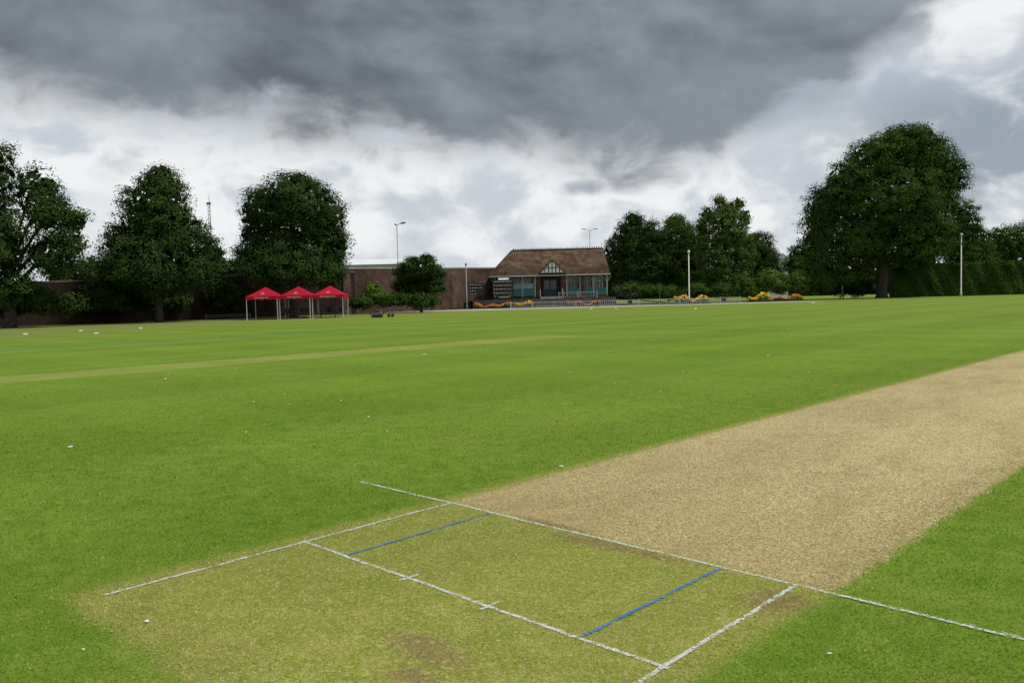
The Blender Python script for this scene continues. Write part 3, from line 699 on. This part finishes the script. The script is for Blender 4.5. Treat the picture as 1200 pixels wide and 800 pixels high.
railing("picket_fence", [(bx(598, 96), 96.2, .01), (bx(700, 97), 97, .01), (bx(868, 99), 99.2, .01)], .75, "low weathered white picket fence along the field edge", "fence", 2.4, .24, FENCEW)
railing("picket_fence", [(bx(240, 77), 77, 0), (bx(292, 79), 79, 0)], .45, "low grey picket fence before the dark wall", "fence", 2.4, .26, FENCEG)
railing("terrace_railing", [(bx(655, 102), 102.2, ZT+.04), (bx(700, 102), 102.2, ZT+.04)], .8, "grey metal railing along the pavilion terrace", "railing", 2.0, .3, RAILM)

def board(u0, u1, v0, v1, D, label):
    p, q = loc(u0, v0, D), loc(u1, v1, D); wdt = q.x-p.x; hgt = p.z-q.z
    zb = ZT if D > 101.6 and u0 > 560 else 0
    e = thing("notice_board", label, "notice board", (p.x+wdt/2, D, zb))
    mb = MB(); mb.box(-wdt/2, wdt/2, -.04, .04, q.z-zb, p.z-zb); pn = mb.obj("panel", BLACK, e)
    m2 = MB()
    nrow = 4; rh = hgt/nrow
    for r in range(nrow):
        x = -wdt/2+.15
        while x < wdt/2-.3:
            l_ = random.uniform(.06, .16); m2.box(x, x+l_, -.06, -.043, p.z-zb-rh*(r+.60), p.z-zb-rh*(r+.42)); x += l_+random.uniform(.08, .2)
            if random.random() < .1: break
    m2.obj("lettering", WHITE, pn)
    for sx in (-wdt/2+.06, wdt/2-.06):
        m3 = MB(); m3.box(sx-.04, sx+.04, .043, .12, 0, p.z-zb); m3.obj("leg", BLACK, e)
board(549, 567, 332, 346, 101, "small black score board with white lettering on posts")
board(577, 602, 328, 345, 102.5, "wide black notice board with white lettering")
e = thing("brick_shed", "small brick outbuilding at the end of the wall", "shed", (bx(529, 106), 106, 0))
mb = MB(); mb.box(-1.5, 1.5, -1.2, 1.2, 0, 3.6); mb.obj("wall", PBRICK, e)
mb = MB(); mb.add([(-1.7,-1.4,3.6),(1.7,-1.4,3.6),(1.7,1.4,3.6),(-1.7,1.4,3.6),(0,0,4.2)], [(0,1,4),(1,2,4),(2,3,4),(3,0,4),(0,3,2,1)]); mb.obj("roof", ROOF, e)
mb = MB(); mb.box(-.45, .45, -1.25, -1.203, 0.05, 2.1); mb.obj("door", BLACK, e)

# ------------------------------------------------------------------ flower beds
SOIL = plain("soil", (.05, .035, .02), .9, .3)
def flowers(u0, u1, D, cols, label, z=0.0, hgt=.5, dep=1.0):
    xx0, xx1 = bx(u0, D), bx(u1, D); e = thing("flower_bed", label, "flower bed", ((xx0+xx1)/2, D, z)); L = xx1-xx0
    mb = MB(); mb.box(-L/2-.1, L/2+.1, -dep/2-.1, dep/2+.1, .008, .06); mb.obj("soil", SOIL, e)
    n = int(L*dep*300)
    lump_ = lambda x: .65+.35*np.sin(x*2.3+D)*np.sin(x*.9+u0)
    xq = rng.uniform(-L/2, L/2, n)
    C = np.stack([xq, rng.uniform(-dep/2, dep/2, n), rng.uniform(.05, 1, n)*hgt*lump_(xq)], 1)
    finish(bpy.data.objects.new("leaves", np_mesh("leaves", leaf_verts(C, norm(rng.normal(0, .6, (n, 3))+np.array([0, -.3, 1])), rng.uniform(.1, .2, n)), 4, rng.random(n), FOL_MID)), e)
    for ci, m_ in enumerate(cols):
        n = int(L*dep*190/len(cols))
        xc = rng.uniform(-L/2, L/2, n); kk = rng.random(n) < (.55+.45*np.sin(xc*1.7+ci*2.1)); xc = xc[kk]; n = len(xc)
        C = np.stack([xc, rng.uniform(-dep/2, dep/2, n), hgt*lump_(xc)*rng.uniform(.6, 1.15, n)], 1)
        finish(bpy.data.objects.new("blooms", np_mesh("blooms", leaf_verts(C, norm(rng.normal(0, .4, (n, 3))+np.array([0, -.8, .8])), rng.uniform(.11, .19, n)), 4, rng.random(n), m_)), e)
OR = plain("orange_bloom", (.70, .24, .02), .6, .2); RD = plain("red_bloom", (.55, .08, .02), .6, .2); YE = plain("yellow_bloom", (.75, .52, .02), .6, .15)
flowers(556, 600, 101.0, [OR, RD], "long bed of orange and red flowers by the pavilion", .0, .75, .8)
flowers(604, 626, 101.0, [OR, YE], "bed of orange and yellow flowers by the pavilion", .0, .8, .8)
flowers(664, 704, 101.0, [OR, RD], "bed of orange and red flowers under the railing", .0, .8, .8)
flowers(790, 830, 101.5, [YE, OR], "bed of yellow and orange flowers by the fence", 0, 1.2, 1.4)
flowers(878, 902, 104, [YE, YE, OR], "bed of bright yellow flowers by the shrubs", 0, 1.1, 1.4)
flowers(906, 940, 106, [OR, RD], "bed of orange and red flowers by the shrubs", 0, .8, 1.4)

# ------------------------------------------------------------------ posts and lamps
STEEL = plain("grey_steel", (.22, .23, .24), .45, .08, 1, .4); PALEPOST = plain("pale_post", (.62, .60, .48), .5, .08)
DKSTEEL = plain("dark_steel", (.09, .095, .10), .5, .1)
def post(u, vtop, D, r, name, label, cat, mat, heads="small", base_z=0.0):
    p = loc(u, vtop, D); zt = p.z-base_z
    e = thing(name, label, cat, (p.x, D, base_z))
    mb = MB(); mb.tube([(0, 0, 0), (0, 0, .5), (0, 0, .55), (0, 0, zt)], [r*1.5, r*1.5, r, r*.7], 10); mb.obj("pole", mat, e, True)
    if heads == "small":
        mb = MB(); mb.tube([(0, 0, zt), (0, 0, zt+.12), (0, 0, zt+.3), (0, 0, zt+.42)], [r*.8, r*2.0, r*2.0, r*.6], 10); mb.obj("lamp", mat, e, True)
    if heads == "double":
        for sg in (-1, 1):
            m2 = MB(); m2.tube([(0, 0, zt-.1), (sg*.4, 0, zt+.12), (sg*.75, 0, zt+.2)], r*.5, 6)
            m2.obj("arm", mat, e)
            m3 = MB(); m3.add([(sg*.7, -.14, zt+.16), (sg*1.5, -.1, zt+.24), (sg*1.5, .1, zt+.24), (sg*.7, .14, zt+.16), (sg*.75, -.1, zt+.3), (sg*1.45, -.07, zt+.34), (sg*1.45, .07, zt+.34), (sg*.75, .1, zt+.3)], [(0, 1, 2, 3), (4, 7, 6, 5), (0, 4, 5, 1), (1, 5, 6, 2), (2, 6, 7, 3), (3, 7, 4, 0)])
            m3.obj("lamp_head", DKSTEEL, e)
    if heads == "side":
        m2 = MB(); m2.tube([(0, 0, zt-.1), (.4, 0, zt+.1), (.6, 0, zt+.12)], r*.5, 6); m2.obj("arm", mat, e)
        m3 = MB(); m3.tube([(.55, 0, zt+.12), (.7, 0, zt+.16), (1.15, 0, zt+.2), (1.3, 0, zt+.19)], [.06, .14, .12, .04], 8); m3.obj("lamp_head", DKSTEEL, e)
        m3 = MB(); m3.tube([(-.05, 0, zt+.0), (-.15, 0, zt+.0), (-.3, 0, zt+.0)], [.05, .14, .10], 8); m3.obj("camera_head", DKSTEEL, e)
    return e
post(465, 263, 118, .09, "street_lamp", "tall grey street lamp rising behind the brick wall", "street lamp", STEEL, "side")
post(691, 270, 150, .09, "street_lamp", "twin-headed grey street lamp beyond the pavilion", "street lamp", STEEL, "double")
post(546, 312, 98, .06, "lamp_post", "slim pale post beside the notice boards", "lamp post", STEEL, "small")
post(807, 297, 103, .085, "lamp_post", "pale slim lamp post at the field edge", "lamp post", PALEPOST, "small")
post(1126.5, 277, 110, .095, "lamp_post", "pale slim lamp post in front of the hedge", "lamp post", PALEPOST, "small")
post(773, 331, 102, .07, "timber_post", "short dark post by the field edge", "post", BLACK, "none")
pm = loc(245, 237, 190)
e = thing("radio_mast", "thin lattice mast rising behind the trees", "mast", (pm.x, 190, 0))
mb = MB(); zt = pm.z
for sx, sy in ((-.35, -.3), (.35, -.3), (0, .35)): mb.tube([(sx, sy, 0), (sx*.6, sy*.6, zt)], .05, 5)
nseg = 30
for i in range(nseg):
    z0, z1 = zt*i/nseg, zt*(i+1)/nseg
    mb.beam((-.35, -.3, z0), (.35, -.3, z1), .04, .04); mb.beam((.35, -.3, z0), (-.35, -.3, z1), .04, .04)
mb.obj("lattice", DKSTEEL, e)
mb = MB(); mb.tube([(0, 0, zt-.5), (0, 0, zt+1.5)], .05, 6); mb.box(-.5, .5, -.4, -.3, zt-.6, zt-.1); mb.obj("antenna", DKSTEEL, e)

# ------------------------------------------------------------------ gazebos
RED = plain("red_canvas", (.34, .008, .022), .65, .12, 1.0, 0, .1); LEGM = plain("pale_frame", (.55, .56, .56), .4, .06)
EMB = plain("emblem_pale", (.42, .13, .15), .6, .1); LETP = plain("valance_print", (.50, .36, .36), .6, .1)
DT = 70.5
W2 = 1.34
def build_gazebo(pos, rot, label):
    e = thing("gazebo", label, "gazebo", pos, "red gazebos in a row on the grass", rot)
    zE, zV, zP = 1.98, 1.70, 2.78
    mb = MB(); n = 10
    rings = []
    for i in range(n+1):
        s_ = i/n; r = W2*(1-s_); z = zE+(zP-zE)*(s_**1.15)
        rings.append([(r, r, z), (-r, r, z), (-r, -r, z), (r, -r, z)])
    vs = [q for R in rings for q in R]; fs = []
    for i in range(n):
        for k in range(4): fs.append((i*4+k, i*4+(k+1) % 4, (i+1)*4+(k+1) % 4, (i+1)*4+k))
    mb.add(vs, fs); cn = mb.obj("canopy", RED, e)
    mb = MB()
    for k, (ax, ay, ex, ey) in enumerate([(-1, -1, 1, -1), (1, -1, 1, 1), (1, 1, -1, 1), (-1, 1, -1, -1)]):
        m_ = 12; vs = []; fs = []
        for i in range(m_+1):
            s_ = i/m_; x = (ax+(ex-ax)*s_)*W2; y = (ay+(ey-ay)*s_)*W2
            dz_ = .05*abs(math.sin(s_*math.pi*3)); vs += [(x, y, zE+.003), (x*1.01, y*1.01, zV-dz_+.05)]
        for i in range(m_): fs.append((2*i, 2*i+1, 2*i+3, 2*i+2))
        mb.add(vs, fs)
    vl = mb.obj("valance", RED, cn)
    mb = MB(); x = -.62
    while x < .6:
        l_ = random.uniform(.05, .10); mb.box(x, x+l_, -W2*1.01-.03, -W2*1.01-.012, zV+.10, zV+.19); x += l_+.04
    mb.obj("lettering", LETP, vl)
    mb = MB()
    def slope(x, s_):
        r = W2*(1-s_); return (x, -r-.012, zE+(zP-zE)*(s_**1.15)+.015)
    mb.add([slope(-.16, .24), slope(.16, .24), slope(.17, .36), slope(0, .45), slope(-.17, .36)], [(0, 1, 2, 3, 4)])
    mb.obj("emblem", EMB, cn)
    for sx in (-1, 1):
        for sy in (-1, 1):
            mb = MB(); x, y = sx*(W2-.05), sy*(W2-.05); mb.box(x-.025, x+.025, y-.025, y+.025, 0, zE-.02); mb.box(x-.07, x+.07, y-.07, y+.07, .0, .02)
            mb.obj("leg", LEGM, e)
    mb = MB()
    for sy in (-1, 1):
        y = sy*(W2-.05)
        for i in range(2):
            xa_ = -W2+.05+i*(W2-.05); xb_ = xa_+W2-.05
            mb.beam((xa_, y, zE-.05), (xb_, y, zE-.3), .015, .018); mb.beam((xa_, y, zE-.3), (xb_, y, zE-.05), .015, .018)
    mb.obj("cross_brace", LEGM, e)
    return e
for i, u in enumerate((311.5, 350, 387)):
    build_gazebo((bx(u, DT+i*.5), DT+i*.5, 0), [.02, -.02, .03][i], ["red peaked gazebo on white legs at the row's open end", "red peaked gazebo on white legs in mid row", "red peaked gazebo on white legs over folding chairs"][i])
BPL = plain("black_plastic", (.02, .02, .022), .5, .2)
def chair(pos, rot):
    e = thing("folding_chair", "black folding chair on grass under a red gazebo", "chair", pos, "black chairs under the gazebos", rot)
    mb = MB(); mb.box(-.24, .24, -.22, .22, .43, .47); mb.obj("seat", BPL, e)
    mb = MB(); mb.add([(-.24, .2, .5), (.24, .2, .5), (.24, .3, .92), (-.24, .3, .92), (-.24, .23, .5), (.24, .23, .5), (.24, .33, .92), (-.24, .33, .92)], [(0, 1, 2, 3), (7, 6, 5, 4), (0, 4, 5, 1), (1, 5, 6, 2), (2, 6, 7, 3), (3, 7, 4, 0)]); mb.obj("backrest", BPL, e)
    for sx in (-.23, .23):
        mb = MB(); mb.tube([(sx, -.26, 0), (sx, .2, .46), (sx, .3, .9)], .016, 6); mb.obj("leg", BPL, e)
        mb = MB(); mb.tube([(sx*.94, .26, 0), (sx*.94, -.2, .44)], .016, 6); mb.obj("leg", BPL, e)
for (u, D, r) in [(333, 70.5, .5), (342, 70.8, 2.8), (352, 70.2, -.4), (361, 71, 3.4), (378, 70.6, .2), (388, 71.2, 2.6), (396, 70.5, -.7)]:
    chair((bx(u, D), D, 0), r)
def table(u, D):
    e = thing("folding_table", "dark folding table standing under a red gazebo", "table", (bx(u, D), D, 0), "folding tables under the gazebos")
    mb = MB(); mb.box(-.75, .75, -.35, .35, .70, .74); mb.obj("top", BPL, e)
    for sx in (-.6, .6):
        mb = MB(); mb.beam((sx, -.3, 0), (sx, .3, .7), .03, .03); mb.beam((sx, .3, 0), (sx, -.3, .7), .035, .03); mb.obj("leg", BPL, e)
table(347, 71.2); table(384, 71.9)

g_ = ground_at(442, 372)
e = thing("pitch_roller", "small dark pitch roller with handle parked on grass", "roller", (g_.x, g_.y, 0), rot=.15)
mb = MB(); mb.tube([(-.45, 0, .25), (.45, 0, .25)], .25, 18); mb.obj("drum", plain("drum_steel", (.06, .06, .065), .5, .2), e, False)
mb = MB(); mb.box(-.55, .55, -.06, .06, .42, .48); mb.box(-.58, -.50, -.06, .06, .22, .42); mb.box(.50, .58, -.06, .06, .22, .42)
mb.tube([(.52, 0, .45), (.9, 0, .5), (1.1, 0, .3)], .03, 6); mb.obj("frame", BPL, e)
mb = MB(); mb.box(-.35, .2, -.2, .2, .483, .66); mb.box(-.2, -.1, -.05, .05, .66, .78); mb.obj("engine", plain("engine_red", (.12, .03, .03), .5, .2), e)
for sx in (.95, 1.25):
    mb = MB(); mb.tube([(sx, -.05, .14), (sx, .05, .14)], .14, 14); mb.obj("wheel", BPL, e)

# ------------------------------------------------------------------ person walking
def person(pos, rot):
    e = thing("person", "person walking in dark blue jacket and dark trousers", "person", pos, rot=rot)
    J = [("pel", (0, 0, .95), .15), ("sp", (0, .01, 1.15), .135), ("ch", (0, .0, 1.36), .165), ("nk", (0, -.01, 1.50), .06), ("hd0", (0, -.02, 1.58), .075), ("hd1", (0, -.03, 1.68), .098), ("hd2", (0, -.02, 1.76), .07),
         ("sl", (-.19, 0, 1.42), .06), ("ell", (-.25, .06, 1.14), .045), ("wrl", (-.24, -.04, .90), .032), ("hnl", (-.24, -.07, .82), .034),
         ("sr", (.19, 0, 1.42), .06), ("elr", (.25, .02, 1.13), .045), ("wrr", (.25, -.14, .92), .032), ("hnr", (.25, -.18, .85), .034),
         ("hl", (-.10, 0, .88), .10), ("kl", (-.11, -.16, .50), .07), ("al", (-.11, -.12, .09), .045), ("tl", (-.11, -.26, .045), .04),
         ("hr", (.10, 0, .88), .10), ("kr", (.11, .08, .48), .07), ("ar", (.11, .30, .13), .045), ("tr", (.11, .22, .045), .04)]
    ix = {j[0]: i for i, j in enumerate(J)}
    E = [("pel","sp"),("sp","ch"),("ch","nk"),("nk","hd0"),("hd0","hd1"),("hd1","hd2"),("ch","sl"),("sl","ell"),("ell","wrl"),("wrl","hnl"),("ch","sr"),("sr","elr"),("elr","wrr"),("wrr","hnr"),
         ("pel","hl"),("hl","kl"),("kl","al"),("al","tl"),("pel","hr"),("hr","kr"),("kr","ar"),("ar","tr")]
    me = bpy.data.meshes.new("body"); me.from_pydata([j[1] for j in J], [(ix[a], ix[b_]) for a, b_ in E], []); me.update()
    o = finish(bpy.data.objects.new("body", me), e)
    sk = o.modifiers.new("skin", 'SKIN')
    for i, j in enumerate(J):
        me.skin_vertices[0].data[i].radius = (j[2], j[2]*.85); me.skin_vertices[0].data[i].use_root = (i == 0)
    ss_ = o.modifiers.new("sub", 'SUBSURF'); ss_.levels = 1; ss_.render_levels = 2
    mt, t, b = new_mat("person_surface")
    tc = t.n.new('ShaderNodeTexCoord').outputs['Object']; sp = t.n.new('ShaderNodeSeparateXYZ'); t.put(sp.inputs[0], tc); z = sp.outputs[2]
    c = t.mix(t.ss(z, .93, .95), (.03, .032, .04), (.03, .045, .13)); c = t.mix(t.ss(z, 1.50, 1.52), c, (.45, .26, .18)); c = t.mix(t.ss(z, .08, .06), c, (.02, .02, .02))
    ax_ = t.m('ABSOLUTE', sp.outputs[0]); hand = t.m('MULTIPLY', t.ss(ax_, .19, .2), t.ss(z, .90, .88)); c = t.mix(hand, c, (.45, .26, .18))
    t.put(b.inputs['Base Color'], c); b.inputs['Roughness'].default_value = .8; me.materials.append(mt)
    mb = MB()
    mb.tube([(0, .03, 1.60), (0, .015, 1.68), (0, -.005, 1.76), (0, -.01, 1.80)], [.085, .108, .09, .03], 12); mb.obj("hair", plain("dark_hair", (.03, .02, .015), .7), e, True)
    return e
p_ = loc(987, 347.5, 107); person((p_.x, 107, 0), math.radians(65))
